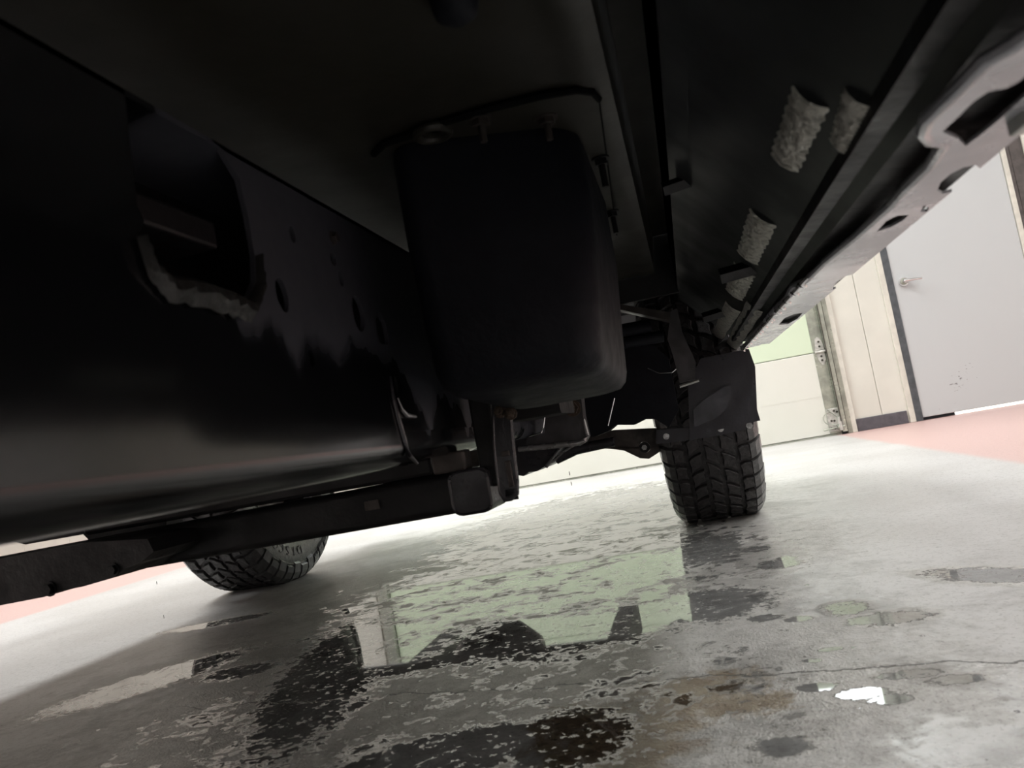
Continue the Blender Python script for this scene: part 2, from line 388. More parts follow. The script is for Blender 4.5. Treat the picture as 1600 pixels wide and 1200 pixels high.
# overhead door
d1 = bpy.data.objects.new('door_1', None); C.objects.link(d1); d1.location = (0, WY, 0); d1.rotation_euler = (0, 0, WB); d1['kind'] = 'structure'
zz = [.012, .628, 1.18, 1.73, 2.42, 3.10]
for i in range(5):
    bm = E(); bx(bm, -2.58, 1.065, -.02, .03, zz[i]+.002, zz[i+1]-.002, .005)
    sct = obj('door_section', bm, 'door_skin' if i == 0 else 'door_skin_green', d1)
    bm = E(); bx(bm, .985, 1.068, -.026, -.0195, zz[i]+.003, zz[i+1]-.003, .002); obj('end_stile', bm, 'track', sct)
    if i == 0:
        bm = E(); bx(bm, -2.58, .98, -.0215, -.0195, .30, .306); obj('pressed_line', bm, 'door_skin', sct)
    if i == 3:
        for k in range(5):
            a = -2.3 + k*.68
            bm = E(); bx(bm, a, a+.55, -.028, -.019, 1.80, 2.34, .004); fr = obj('window_pane', bm, 'pane', sct)
bm = E(); bx(bm, -2.58, 1.07, -.015, .03, 0, .011); obj('bottom_seal', bm, 'track', d1)
bm = E(); bx(bm, 1.07, 1.08, -.07, .0, .02, 3.1); bx(bm, 1.08, 1.10, -.07, -.06, .02, 3.1); bx(bm, 1.105, 1.14, -.05, .0, .0, 3.1, .003); obj('track', bm, 'track', d1)
bm = E(); bx(bm, 1.065, 1.072, -.075, -.069, .1, 3.1); bx(bm, 1.1, 1.106, -.062, -.05, .0, 3.1); obj('track_groove', bm, 'darkgrime', d1)
bm = E(); bx(bm, -2.66, -2.585, -.07, .0, 0, 3.1, .003); obj('track', bm, 'track', d1)
bm = E(); bx(bm, 1.135, 1.175, -.045, .0, 0, 3.1, .003); obj('door_post', bm, 'trim', d1)
for z in (.628, 1.18, 1.73):
    bm = E()
    plate(bm, [(1.0, z+.012), (1.062, z+.012), (1.066, z+.04), (1.05, z+.10), (1.03, z+.112), (1.012, z+.10)], [], lambda u, v, d: (u, -.027-d, v), .004)
    plate(bm, [(1.0, z-.012), (1.062, z-.012), (1.064, z-.05), (1.045, z-.10), (1.03, z-.10), (1.012, z-.06)], [], lambda u, v, d: (u, -.027-d, v), .004)
    tube(bm, [(.995, -.037, z), (1.10, -.037, z)], .009, 10)
    hg = obj('hinge', bm, 'bracket', d1)
    bm = E()
    for dz in (.04, .075, -.035, -.065): hexbolt(bm, (1.035, -.031, z+dz), (0, -1, 0), .006, .006)
    obj('bolt', bm, 'darkgrime', hg)
    bm = E(); tube(bm, [(1.068, -.045, z), (1.088, -.045, z)], .02, 14); obj('roller', bm, 'darkgrime', hg)
bm = E(); bx(bm, .985, 1.085, -.036, -.027, .03, .20, .003); bx(bm, 1.05, 1.085, -.07, -.036, .03, .13, .003)
bb = obj('bottom_bracket', bm, 'bracket', d1)
bm = E()
for (u, v) in ((1.04, .18), (1.06, .17), (1.01, .11), (1.03, .108), (1.0, .055), (1.025, .052)): hexbolt(bm, (u, -.037, v), (0, -1, 0), .006, .006)
obj('bolt', bm, 'darkgrime', bb)
bm = E(); tube(bm, [(.94, -.05, .05), (1.09, -.05, .06)], .006, 8); tube(bm, [(1.04, -.05, .055), (1.06, -.05, .057)], .018, 12); tube(bm, [(1.07, -.05, .057), (1.09, -.05, .06)], .022, 12)
obj('roller', bm, 'track', bb)
bm = E()
tube(bm, [(1.0+.045*cos(a), -.045, .13+.045*sin(a)) for a in [radians(60+i*20) for i in range(11)]]+[(1.04, -.05, .075), (1.08, -.055, .085), (1.09, -.06, .12), (1.085, -.06, .2), (1.082, -.05, .6)], .0035, 6)
tube(bm, [(.99, -.05, .20), (1.06, -.055, .12)], .004, 6)
obj('lift_cable', bm, 'track', bb)

# service door
d2 = bpy.data.objects.new('door_2', None); C.objects.link(d2); d2.location = (0, WY, 0); d2.rotation_euler = (0, 0, WB); d2['kind'] = 'structure'
bm = E(); bx(bm, 1.635, 2.525, -.03, .015, .022, 2.08, .003); obj('door_leaf', bm, 'service_door', d2)
bm = E(); bx(bm, 1.545, 1.585, -.04, 0, 0, 2.2, .004); bx(bm, 1.545, 2.62, -.04, 0, 2.15, 2.2, .004); obj('frame_trim', bm, 'trim', d2)
bm = E(); bx(bm, 1.583, 1.634, -.038, .01, 0, 2.14, .003); bx(bm, 1.583, 2.53, -.038, .01, 2.09, 2.14, .003); obj('door_jamb', bm, 'jamb', d2)
bm = E(); bx(bm, 2.527, 2.56, -.045, 0, 0, 2.14, .003); obj('frame_trim', bm, 'trim', d2)
bm = E(); bx(bm, 2.56, 2.585, -.04, 0, 0, 2.14, .003); bx(bm, 2.59, 2.68, -.03, 0, 0, 2.14, .003); obj('dark_mullion', bm, 'brownjamb', d2)
bm = E(); bx(bm, 2.68, 2.71, -.045, 0, 0, 2.2, .003); obj('frame_trim', bm, 'trim', d2)
bm = E(); bx(bm, 1.86, 2.52, -.012, .0, .002, .021); obj('daylight_gap', bm, 'gap', d2)
bm = E(); tube(bm, [(1.70, -.03, 1.02), (1.70, -.045, 1.02)], .033, 24); tube(bm, [(1.70, -.045, 1.02), (1.70, -.075, 1.02)], .014, 14)
lh = obj('door_handle', bm, 'chrome', d2, True)
bm = E(); tube(bm, [(1.69, -.078, 1.02), (1.73, -.08, 1.02), (1.79, -.078, 1.018), (1.815, -.07, 1.017)], [.012, .011, .009, .008], 10); obj('lever', bm, 'chrome', lh, True)
bm = E(); tube(bm, [(1.70, -.045, 1.02), (1.70, -.05, 1.02)], .024, 20); obj('rosette_ring', bm, 'track', lh, True)

# ceiling lamps
for i, (lx, ly, lp) in enumerate(LAMPS):
    th = thing('ceiling_lamp', ['white strip lamp on the ceiling, right of the truck, front', 'white strip lamp on the ceiling above the right walkway', 'white strip lamp on the ceiling, left of the truck, front', 'white strip lamp on the ceiling above the left walkway', 'white strip lamp on the ceiling before the overhead door', 'white strip lamp on the ceiling by the front wall'][i], 'lamp', (lx, ly, 4.3))
    bm = E(); bx(bm, -.27, .27, -1.25, 1.25, -.12, 0, .01); obj('housing', bm, 'wall_white', th)
    for k in (-.15, .15):
        bm = E(); tube(bm, [(k, -1.2, -.145), (k, 1.2, -.145)], .019, 10); obj('tube', bm, 'tube', th)

th = thing('wall_lamp', 'long white strip lamp on the back wall between the overhead door and the grey door', 'lamp', (0, WY, 0), WB)
bm = E(); bx(bm, .55, 2.05, -.12, -.001, 2.42, 2.70, .01); obj('housing', bm, 'wall_white', th)
bm = E(); bx(bm, .60, 2.0, -.14, -.118, 2.45, 2.67, .01); obj('diffuser', bm, 'pane', th)
# ------------------------------------------------------------ the truck
TX = -.81
truck = thing('pickup_truck', 'silver pickup truck seen from underneath, black frame, standing on the wet floor', 'truck', (TX, 0, 0))
def P(name, bm, m, parent=None, smooth=False, label=None, kind=None):
    """part of the truck given in world coordinates"""
    o = obj(name, bm, m, parent or truck, smooth)
    if not parent: o.location = (-TX, 0, 0)
    if label: o['label'] = label
    if kind: o['kind'] = kind
    return o
RX = -.35
def yz(px, py, x=RX): p = at(px, py, 0, x); return (p.y, p.z)
# --- near frame rail: side plate with access hole and punched holes, rolled lower edge
hole = [yz(*q) for q in ((193,128),(240,150),(300,192),(345,232),(374,280),(388,340),(398,400),(399,440),(386,468),(350,452),(300,434),(258,430),(228,405),(214,372),(226,345),(214,320),(204,230))]
pts = [oval(*yz(441, 461), .011, .017, 18, .15), rrect(yz(503, 0)[0], yz(503, 0)[0]+.034, .512, .545, .008), oval(*yz(487, 560), .006, .009), oval(*yz(457, 366), .006, .009),
       oval(*yz(520, 372), .006, .006), oval(*yz(521, 405), .008, .008), oval(*yz(533, 435), .006, .010),
       oval(*yz(560, 490), .016, .022), oval(*yz(597, 512), .010, .020), oval(*yz(622, 600), .012, .014), oval(*yz(697, 546), .010, .010)]
bm = E()
plate(bm, [(-1.6, .385), (.925, .385), (.945, .40), (1.335, .40), (1.335, .665), (-1.6, .665)], [hole]+pts, lambda u, v, d: (RX-d, u, v), .005)
prof = [(RX, .385)] + arc(RX-.03, .385, .03, 0, -90, 8) + [(RX-.10, .355)] + [(RX-.10, .36), (RX-.03, .36)] + [(RX-.005, .385)]
prof2 = [(RX-.004, .40)] + arc(RX-.030, .387, .026, 0, -90, 8) + [(RX-.09, .361), (RX-.09, .366), (RX-.03, .366), (RX-.009, .40)]
sweep(bm, prof, -1.6, .925); sweep(bm, prof2, .925, 1.335)
bx(bm, RX-.10, RX-.0, -1.6, 1.335, .66, .665)
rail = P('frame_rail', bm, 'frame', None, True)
bm = E(); bx(bm, RX-.105, RX-.10, -1.6, 1.335, .356, .665); P('rail_inner_wall', bm, 'bar', rail)
bm = E(); q = [at(x, y, 0, RX+.001) for x, y in ((610, 588), (614, 620), (622, 655), (632, 690), (640, 712), (652, 724))]; tube(bm, q, [.0012, .003, .004, .004, .003, .002], 8)
P('splice_edge', bm, 'steel_black', rail, True)
bm = E(); tube(bm, [at(x, y, 0, RX+.003) for x, y in ((622, 622), (628, 640), (636, 649), (650, 651))], [.001, .0022, .003, .002], 8); P('punched_tab', bm, 'lip_bright', rail, True, 'bright tab')  # small tab, brighter than the rail around it
# torn-looking pressed lip along the lower edge of the access hole
bm = E()
lip = [yz(*q) for q in ((214,372),(228,405),(258,430),(300,434),(350,452),(386,468),(399,440),(398,400))]
fine = []
for (a, c) in zip(lip, lip[1:]):
    for k in range(5): fine.append((a[0]+(c[0]-a[0])*k/5, a[1]+(c[1]-a[1])*k/5))
fine.append(lip[-1]); rows = [[], [], [], []]
for i, (y, z) in enumerate(fine):
    f = i/(len(fine)-1); low = max(0, sin(f*pi))**.7; j = random.uniform(-.002, .002)
    rows[0].append(bm.verts.new((RX+.0005, y, z))); rows[1].append(bm.verts.new((RX+.010+j, y-.002, z-.006*low)))
    rows[2].append(bm.verts.new((RX+.012+j, y-.003, z-.014*low+j))); rows[3].append(bm.verts.new((RX+.003, y-.004, z-.024*low+j)))
for A, B in zip(rows, rows[1:]):
    for k in range(len(A)-1): bm.faces.new((A[k], A[k+1], B[k+1], B[k]))
P('hole_lip', bm, 'lip_metal', rail, True, 'crumpled bare grey lip of the access hole')
bm = E()
for q in ((520, 372),): hexbolt(bm, at(q[0], q[1], 0, RX), (1, 0, 0), .006, .006)
P('bolt', bm, 'brown_steel', rail)
# inner crossmember web seen through the access hole
bm = E(); bx(bm, RX-.09, RX-.02, .42, .60, .575, .60, .003); P('inner_gusset', bm, 'bar', rail)
# rail continues behind the crossmember
bm = E()
prof3 = [(RX+.03, .50), (RX+.03, .392)] + arc(RX+.005, .392, .025, 0, -90, 6) + [(RX-.10, .367), (RX-.10, .50)]
sweep(bm, prof3, 1.36, 2.05); bx(bm, RX-.1, RX-.02, 2.0, 3.5, .42, .56, .01)
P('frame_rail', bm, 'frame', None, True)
# raised kick-up above the rear axle and far rail
bm = E(); bx(bm, -1.29, -1.20, -1.6, 3.5, .44, .60, .012); P('frame_rail', bm, 'bar')
# --- crossmember (box tube) with end sleeve and hanger bracket
bm = E(); sweep(bm, rrect(1.17, 1.245, .268, .335, .012), -1.75, -.36, fn=lambda a, y, c: (y, a, c+.014*(y+.3)))
cm = P('crossmember', bm, 'bar', None, True)
bm = E(); bx(bm, -1.08, -.41, 1.18, 1.24, .333, .364, .006); P('crossmember_gusset', bm, 'bar', cm)
bm = E(); sweep(bm, rrect(-.378, -.312, .264, .334, .015), 1.150, 1.256); P('end_sleeve', bm, 'steel_black', cm, True)
bm = E(); tube(bm, [(a, 1.15, c) for a, c in rrect(-.376, -.314, .266, .332, .015)+[(-.314, .317)]], .0025, 6); P('sleeve_rim', bm, 'steel_black', cm, True)
bm = E(); bx(bm, -.40, -.345, 1.15, 1.19, .333, .365, .004); P('weld_pad', bm, 'brown_steel', cm)
bm = E(); bx(bm, -.53, -.505, 1.166, 1.17, .295, .310); P('faded_sticker', bm, 'brown_steel', cm)
# hanger: tapering pressed strap with square slot
bm = E()
bz = [at(x, y, 1, 1.16) for x, y in ((772, 632), (800, 632), (806, 700), (812, 750), (812, 772), (803, 781), (791, 783), (783, 770), (779, 735), (774, 690))]
slot = [at(x, y, 1, 1.16) for x, y in ((793, 764), (806, 761), (807, 774), (794, 778))]
plate(bm, [(p.x, p.z) for p in bz], [[(p.x, p.z) for p in slot]], lambda u, v, d: (u, 1.157-d, v), .012)
hb = P('hanger_bracket', bm, 'steel_black')
bm = E(); p0, p1 = slot[0], slot[2]; bx(bm, p0.x-.004, p1.x+.002, 1.158, 1.164, p1.z-.006, p0.z+.006); P('slot_backing', bm, 'bar', hb)  # dark plate added behind the slot so no light shows through
bm = E()
ol = [Vector((p.x, 1.147, p.z)) for p in bz]; ctr = sum(ol, Vector())/len(ol)
tube(bm, [p+(ctr-p)*.10 for p in ol]+[ol[0]+(ctr-ol[0])*.10], .0028, 6); P('pressed_rim', bm, 'rim_grey', hb, True)
bm = E()
for px, py in ((782, 643), (798, 646)):
    bm = E(); hexbolt(bm, at(px, py, 1, 1.14), (0, -1, 0), .0075, .009, .006); P('bolt', bm, 'rust', hb, False, 'rust-brown hanger bolt head')
bm = E(); p = at(790, 700, 1, 1.145); bx(bm, p.x-.004, p.x+.004, 1.140, 1.146, p.z-.06, p.z-.02, .001); bx(bm, p.x-.007, p.x+.005, 1.140, 1.146, p.z-.012, p.z-.004, .001)
P('embossed_mark', bm, 'brown_steel', hb)
bm = E(); bx(bm, RX+.02, RX+.055, 1.17, 1.22, .30, .56, .004); P('hanger_web', bm, 'bar', hb)
# rear shackle plate with rusty bolt behind the box
bm = E(); q = [at(x, y, 1, 1.6) for x, y in ((852, 600), (906, 600), (911, 650), (918, 682), (913, 691), (905, 693), (822, 701), (823, 683), (851, 677))]
plate(bm, [(p.x, p.z) for p in q], [], lambda u, v, d: (u, 1.6+d, v), .05)
rh = P('rear_hanger', bm, 'grey_lit')
bm = E(); tube(bm, [at(x, y, 1, 1.597) for x, y in ((810, 702), (850, 698), (905, 692), (914, 688), (918, 680), (912, 655))], [.006, .0065, .0065, .005, .004, .003], 10); P('bottom_lip', bm, 'lip_bright', rh, True, 'bottom lip with its highlight painted bright')  # highlight along the lip modelled as a bright tube
bm = E(); hexbolt(bm, at(895, 638, 1, 1.597), (0, -1, 0), .013, .012, .006); P('bolt', bm, 'rust', rh)
bm = E(); sweep(bm, rrect(1.38, 1.56, .40, .47, .01), -.34, -.22, fn=lambda a, y, c: (y, a, c)); P('spring_mount', bm, 'bar', None, True)
# brake/fuel lines
bm = E(); tube(bm, [at(854, 628, 1, 1.5), at(849, 668, 1, 1.5), at(846, 676, 1, 1.5), at(826, 682, 1, 1.5)], .0016, 6); P('fuel_line', bm, 'chrome')
bm = E(); tube(bm, [at(960, 622, 1, 1.9), at(950, 665, 1, 1.9)], .002, 6); P('fuel_line', bm, 'chrome')
bm = E(); tube(bm, [at(1012, 575, 1, 1.9), at(1030, 583, 1, 1.9), at(1050, 582, 1, 1.9), at(1062, 572, 1, 1.9)], .0015, 6); P('wiring', bm, 'chrome')

# --- floor pan with beads
bm = E()
def panz(x):
    z = .72
    for c, wd in ((-.55, .035), (-.68, .035), (-.82, .035)):
        z -= .010*math.exp(-((x-c)/wd)**2)
    if x > -.055: z -= .004*sin(min(1, (x+.055)/.04)*pi)
    if x > -.012: z = .72 + .09*min(1, (x+.012)/.012)
    return z
xs = [-1.85+.05*i for i in range(24)] + [-.66+.015*i for i in range(0)] 
xs = sorted(set([round(-1.85+.0125*i, 4) for i in range(153)]))
rows = []
for y in (-1.6, -.5, .4, .8, 1.2, 1.6, 1.95): rows.append([bm.verts.new((x, y, panz(x))) for x in xs])
for A, B in zip(rows, rows[1:]):
    for k in range(len(A)-1): bm.faces.new((A[k], A[k+1], B[k+1], B[k]))
pan = P('floor_pan', bm, 'pan', None, True)
bm = E(); p = at(708, -8, 2, .72)
tube(bm, [(p.x, p.y, .722), (p.x, p.y, .71), (p.x, p.y, .703), (p.x, p.y, .698)], [.020, .019, .017, .010], 24); P('rubber_plug', bm, 'tank', pan, True)
# --- black box under the pan, its flange plate, gasket and studs
fz = .7165
fo = [at(x, y, 2, fz) for x, y in ((583, 238), (600, 222), (640, 208), (700, 186), (770, 165), (850, 146), (900, 138), (925, 141), (935, 152))]
fo = [(p.x, p.y) for p in fo] + [(at(966, 372, 2, fz).x, 1.45), (-.30, 1.45)]
rg = at(675, 202, 2, fz)
bm = E(); plate(bm, fo, [oval(rg.x, rg.y, .010, .010)], lambda u, v, d: (u, v, fz-d), .004); bxp = P('flange_plate', bm, 'pan', None)
bm = E(); c0 = Vector((sum(p[0] for p in fo)/len(fo), sum(p[1] for p in fo)/len(fo)))
tube(bm, [(p[0], p[1], fz-.002) for p in fo[:9]], .0042, 6); tube(bm, [(p[0], p[1], fz-.003) for p in fo[8:10]], .0014, 6); P('gasket', bm, 'gasket', bxp)
bm = E(); lathe_r = [(rg.x+.018*cos(a), rg.y+.018*sin(a), fz-.005) for a in [i*2*pi/20 for i in range(21)]]; tube(bm, lathe_r, .005, 8); P('locating_ring', bm, 'pan', bxp, True)
# box body: lofted rounded rectangles, top wide -> rounded bottom
bm = E(); rows = []
def lev(px0, px1, y, Yf): a = at(px0, y, 1, Yf); c = at(px1, y, 1, Yf); return a.x, c.x
for (z, x0, x1, y0, y1, r) in ((.715, -.27, -.064, .835, 1.20, .03), (.70, -.272, -.060, .83, 1.21, .03), (.60, -.275, -.062, .83, 1.22, .030), (.50, -.277, -.073, .835, 1.23, .034), (.455, -.277, -.078, .84, 1.235, .036), (.440, -.274, -.082, .850, 1.23, .036), (.431, -.266, -.090, .870, 1.22, .034), (.427, -.25, -.105, .90, 1.20, .03)):
    rows.append([bm.verts.new((a, c, z - (.018*(c-.83)/.4 if z < .46 else 0) )) for a, c in [(a_, c_ + ((.085*((a_+.27)/.21)**2 - .03)*max(0, (z-.43)/.28) if c_ < y0+.05 else 0)) for a_, c_ in rrect(x0, x1, y0, y1, r, 6)]])
for A, B in zip(rows, rows[1:]):
    for k in range(len(A)): bm.faces.new((A[k], A[(k+1) % len(A)], B[(k+1) % len(A)], B[k]))
bm.faces.new(rows[0]); bm.faces.new(rows[-1])
ub = P('underbody_box', bm, 'tank', None, True)
for (x, y, L, sr) in ((938, 247, .030, .0045), (956, 330, .028, .0045)):
    p = at(x, y, 2, fz-.004); bm = E(); hexbolt(bm, p, (0, 0, -1), .009, .010, L, sr); P('stud_bolt', bm, 'bar', bxp)
for (x, y, L) in ((750, 186, .018), (853, 184, .018)):
    p = at(x, y, 2, fz-.004); bm = E(); hexbolt(bm, p, (0, 0, -1), .010, .008, L, .004); P('stud_bolt', bm, 'brown_steel', bxp)

# --- rocker: inner wall, sloping floor, silver bottom flange with drain holes
SL = [(.035, .79), (.035, .665), (.055, .645), (.172, .513)]          # x, z
bm = E(); sweep(bm, SL, -1.6, 2.12, closed=False); 
bmesh.ops.solidify(bm, geom=bm.faces[:], thickness=.003)
ri = P('rocker_inner_panel', bm, 'rocker_inner', None)
def slope_pt(px, py):      # where the pixel's ray meets the sloping panel
    d = Fw + (px-800)/1200*Rt - (py-600)/1200*Up
    n = Vector((.645-.513, 0, .172-.055)); p0 = Vector((.055, 0, .645))
    return CAM + d*((p0-CAM).dot(n)/d.dot(n))
RZ = .50
def lp(*q): return [(lambda p: (p.x, p.y))(at(x, y, 2, RZ)) for x, y in q]
hls = [lp((1472,206),(1498,182),(1522,158),(1545,143),(1572,138),(1592,128),(1612,110),(1630,98),(1640,118),(1600,152),(1560,188),(1528,214),(1509,228),(1496,216)),
       lp((1464,298),(1470,285),(1485,272),(1505,262),(1524,258),(1533,264),(1528,276),(1510,290),(1490,299),(1473,303)),
       lp((1370,362),(1385,345),(1402,337),(1420,336),(1410,345),(1392,355)),
       lp((1438,331),(1443,321),(1452,325),(1448,331)),
       lp((1300,452),(1308,440),(1322,431),(1336,428),(1330,438),(1316,448)),
       lp((1216,508),(1226,497),(1240,491),(1254,489),(1246,498),(1232,506)),
       lp((1172,551),(1180,543),(1190,538),(1202,537),(1196,543),(1184,550)),
       lp((1156,570),(1163,564),(1172,561),(1168,566)),
       lp((1499,312),(1510,303),(1519,297),(1517,302),(1503,314))]
inner = lp((1700,-10),(1640,40),(1590,75),(1545,100),(1500,145),(1450,193),(1443,212),(1455,226),(1477,228),(1455,262),(1415,300),(1396,322),(1340,372),(1290,412),(1262,440),(1240,450))
yy = inner[-1][1]+.1
while yy < 2.1: inner.append((.172+random.uniform(-.002, .004), yy)); yy += .11
inner += [(.172, 2.12)]
outer = [(.242, 2.12), (.242, inner[0][1])]
bm = E(); plate(bm, inner+outer, hls, lambda u, v, d: (u, v, RZ+d), .0025)
rk = P('rocker_flange', bm, 'rocker_paint', None, False, 'silver-grey rocker bottom flange with oval drain holes')
bm = E(); tube(bm, [(x_, y_, RZ+.003) for x_, y_ in inner[1:]], .0045, 8); P('weld_seam', bm, 'rocker_paint', rk, True)
bm = E()
for i in range(16):
    y = 1.0+.07*i+random.uniform(-.02, .02); tube(bm, [(.174, y, RZ-.001), (.168, y+.012, RZ-.006), (.174, y+.028, RZ-.008), (.170, y+.045, RZ-.002)], .003, 6)
P('seam_sealer_curl', bm, 'chrome', rk, True, None, 'stuff')
bm = E(); bx(bm, .222, .252, .500, .525, RZ-.008, RZ+.004, .002); P('jacking_clip', bm, 'galv', rk)
bm = E(); sweep(bm, [(.15, .525), (.242, .505), (.245, .52), (.15, .54)], -.4, 2.12); P('rocker_inner_panel', bm, 'bar')
# wrinkled sealer beads on the sloping panel
for (pa, pb, wdt) in (((1268, 150), (1226, 254), .010), ((1193, 338), (1168, 402), .012), ((1164, 420), (1147, 460), .013), ((1146, 478), (1098, 568), .012), ((1345, 150), (1318, 230), .008), ((1180, 478), (1125, 572), .012)):
    a, c = slope_pt(*pa), slope_pt(*pb); n_ = 40; nn = Vector((.132, 0, .117)).normalized()*-1; wv_ = Vector((.117, 0, -.132)).normalized()
    bm = E(); rows = []
    for i in range(n_+1):
        p = a.lerp(c, i/n_); wob = wdt*(1.5+.08*sin(i*1.3)+.08*random.uniform(-1, 1)); 
        rows.append([bm.verts.new(p + wv_*wob*s + nn*(.0005+.004*(1-s*s)*(1+.5*sin(i*2.2)))) for s in (-1, -.6, 0, .6, 1)])
    for A, B in zip(rows, rows[1:]):
        for k in range(4): bm.faces.new((A[k], A[k+1], B[k+1], B[k]))
    P('seam_sealer', bm, 'sealer', ri, True, 'wrinkled grey sealer bead')
# lateral ribs hanging under the slope
for (pa, pb) in (((1036, 296), (1112, 270)), ((1125, 432), (1240, 400)), ((1098, 497), (1176, 473))):
    a, c = slope_pt(*pa), slope_pt(*pb); y = (a.y+c.y)/2; 
    a = at(pa[0], pa[1], 1, y); c = at(pb[0], pb[1], 1, y)
    bm = E(); tube(bm, [a, c], .009 if y < 1.2 else .012, 4); P('body_mount_rib', bm, 'bar', ri)

# --- outer body skins (arched plates)
def side(x, d):
    bm = E(); arch = [(2.69+.50*cos(a), .45+.50*sin(a)) for a in [radians(8.2+i*8.18) for i in range(21)]]
    plate(bm, [(-3.4, .52), (2.17, .52)] + arch[::-1][0:] + [(3.6, .52), (3.6, 1.25), (1.9, 1.25), (1.5, 1.9), (-1.2, 1.9), (-1.8, 1.25), (-3.4, 1.1)], [], lambda u, v, t_: (x+t_*d, u, v), .02)
    P('body_side', bm, 'body')
side(.245, 1); side(-1.865, -1)
bm = E(); bx(bm, -1.85, .24, -3.4, -1.6, .70, .72); bx(bm, -1.85, .24, -1.2, 1.5, 1.86, 1.9); bx(bm, -1.85, .24, 1.9, 3.6, .85, .88); P('body_floor', bm, 'bar')
bm = E(); bx(bm, -1.85, .24, 3.56, 3.6, .60, 1.25); P('tailgate', bm, 'body')
bm = E(); bx(bm, -1.85, .24, 1.955, 1.975, .66, 1.25); P('bed_wall', bm, 'bar')
# front axle mass ahead of the camera (behind the viewer) is out of sight; skid plate shadowing the near floor
# --- transmission / transfer case silhouette hanging at the left, in front of the crossmember
bm = E()
tp = [at(x, y, 1, 1.05) for x, y in ((-60, 886), (0, 873), (60, 862), (142, 847), (230, 842), (240, 862), (221, 878), (196, 888), (176, 903), (128, 917), (75, 926), (68, 933), (0, 946), (-60, 960))]
plate(bm, [(p.x, p.z) for p in tp], [], lambda u, v, d: (u, 1.05+d, v), .12)
tcase = P('transfer_case', bm, 'bar', None, False)
bm = E()
p = at(72, 927, 1, 1.04); hexbolt(bm, (p.x, 1.05, p.z+.005), (0, -1, 0), .009, .01); P('bolt', bm, 'bar', tcase); bm = E(); p = at(172, 900, 1, 1.04); hexbolt(bm, (p.x, 1.05, p.z+.008), (0, -1, 0), .008, .008)
P('bolt', bm, 'bar', tcase)
# thin strap above the gap at far left
bm = E(); sp = [at(x, y, 1, 1.3) for x, y in ((16, 838), (20, 846), (40, 851), (50, 849), (130, 835), (140, 845), (260, 830), (260, 800), (16, 825))]
plate(bm, [(p.x, p.z) for p in sp], [], lambda u, v, d: (u, 1.3+d, v), .05); P('heat_shield', bm, 'bar')

# --- rear axle, muffler, trailing bracket
AY, AR = 2.69, .408
bm = E(); tube(bm, [(-1.50, AY, AR), (-.10, AY, AR)], .045, 20); ax = P('rear_axle', bm, 'bar', None, True)
bm = E()
for i in range(0): pass
prof = [(-.17, .02), (-.15, .09), (-.08, .145), (0, .16), (.08, .145), (.15, .09), (.17, .02)]
lathe(bm, prof, 32, (-.80, AY, AR), closed=False); P('differential', bm, 'brown_steel', ax, True)
# track bar and gusset with round bushing, in front of the axle
bm = E(); q = [at(x, y, 1, 2.35) for x, y in ((868, 683), (960, 672), (1045, 668), (1045, 693), (1028, 708), (1014, 717), (1000, 716), (975, 704), (935, 699), (895, 702), (868, 712))]
bc = at(1007, 699, 1, 2.35)
plate(bm, [(p.x, p.z) for p in q], [oval(bc.x, bc.z, .017, .017)], lambda u, v, d: (u, 2.35+d, v), .03)
tb = P('axle_bracket', bm, 'brown_steel', None, False, 'brown weathered bracket arm with a round bushing')
bm = E(); tube(bm, [(bc.x, 2.347, bc.z), (bc.x, 2.38, bc.z)], .0165, 20); P('bushing', bm, 'bar', tb, True)
bm = E(); tube(bm, [(bc.x, 2.335, bc.z), (bc.x, 2.348, bc.z)], .008, 6); P('bolt', bm, 'bolt', tb)
bm = E(); q = [at(x, y, 1, 2.35) for x, y in ((868, 700), (935, 699.5), (1000, 700))]; tube(bm, [(p.x, 2.347, p.z-.0) for p in q], .003, 6); P('edge_flange', bm, 'brown_steel', tb)
# rounded muffler seen left of it
bm = E(); a = at(815, 712, 1, 1.75)
mq = [at(x, y, 1, 1.8) for x, y in ((760, 690), (893, 672), (868, 708), (852, 728), (840, 736), (826, 738), (818, 744), (806, 742), (790, 746), (760, 748))]
plate(bm, [(p.x, p.z) for p in mq], [], lambda u, v, d: (u, 1.8+d, v), .25)
bmesh.ops.bevel(bm, geom=[e for e in bm.edges if e.is_manifold and e.calc_face_angle(0) > 1.2], offset=.006, segments=2, affect='EDGES')
mf = P('muffler', bm, 'steel_black', None, True)
bm = E(); tube(bm, [at(x, y, 1, 1.79) for x, y in ((884, 690), (870, 708), (853, 730))], .004, 8); tube(bm, [at(x, y, 1, 1.79) for x, y in ((900, 694), (880, 706), (862, 722))], .003, 8); P('seam_rim', bm, 'bolt', mf, True)
bm = E(); tube(bm, [at(868, 716, 1, 1.95), at(900, 702, 1, 1.95), at(960, 690, 1, 1.95)], [.016, .014, .012], 12); P('tailpipe', bm, 'steel_black', None, True)
# leaf spring pack and inner mounts ahead of the right rear wheel
for i in range(4):
    bm = E(); n_ = 12; L = 1.25 - i*.22; rows = []
    for k in range(n_+1):
        s = -1+2*k/n_; y = 2.55+s*L/2; z = .50-.008*i - .07*(1-s*s)*1.0
        rows.append([bm.verts.new(v) for v in ((-.27, y, z), (-.205, y, z), (-.205, y, z+.007), (-.27, y, z+.007))])
    for A, B in zip(rows, rows[1:]):
        for k in range(4): bm.faces.new((A[k], A[(k+1) % 4], B[(k+1) % 4], B[k]))
    bm.faces.new(rows[0]); bm.faces.new(rows[-1][::-1]); P('spring_leaf', bm, 'bar')
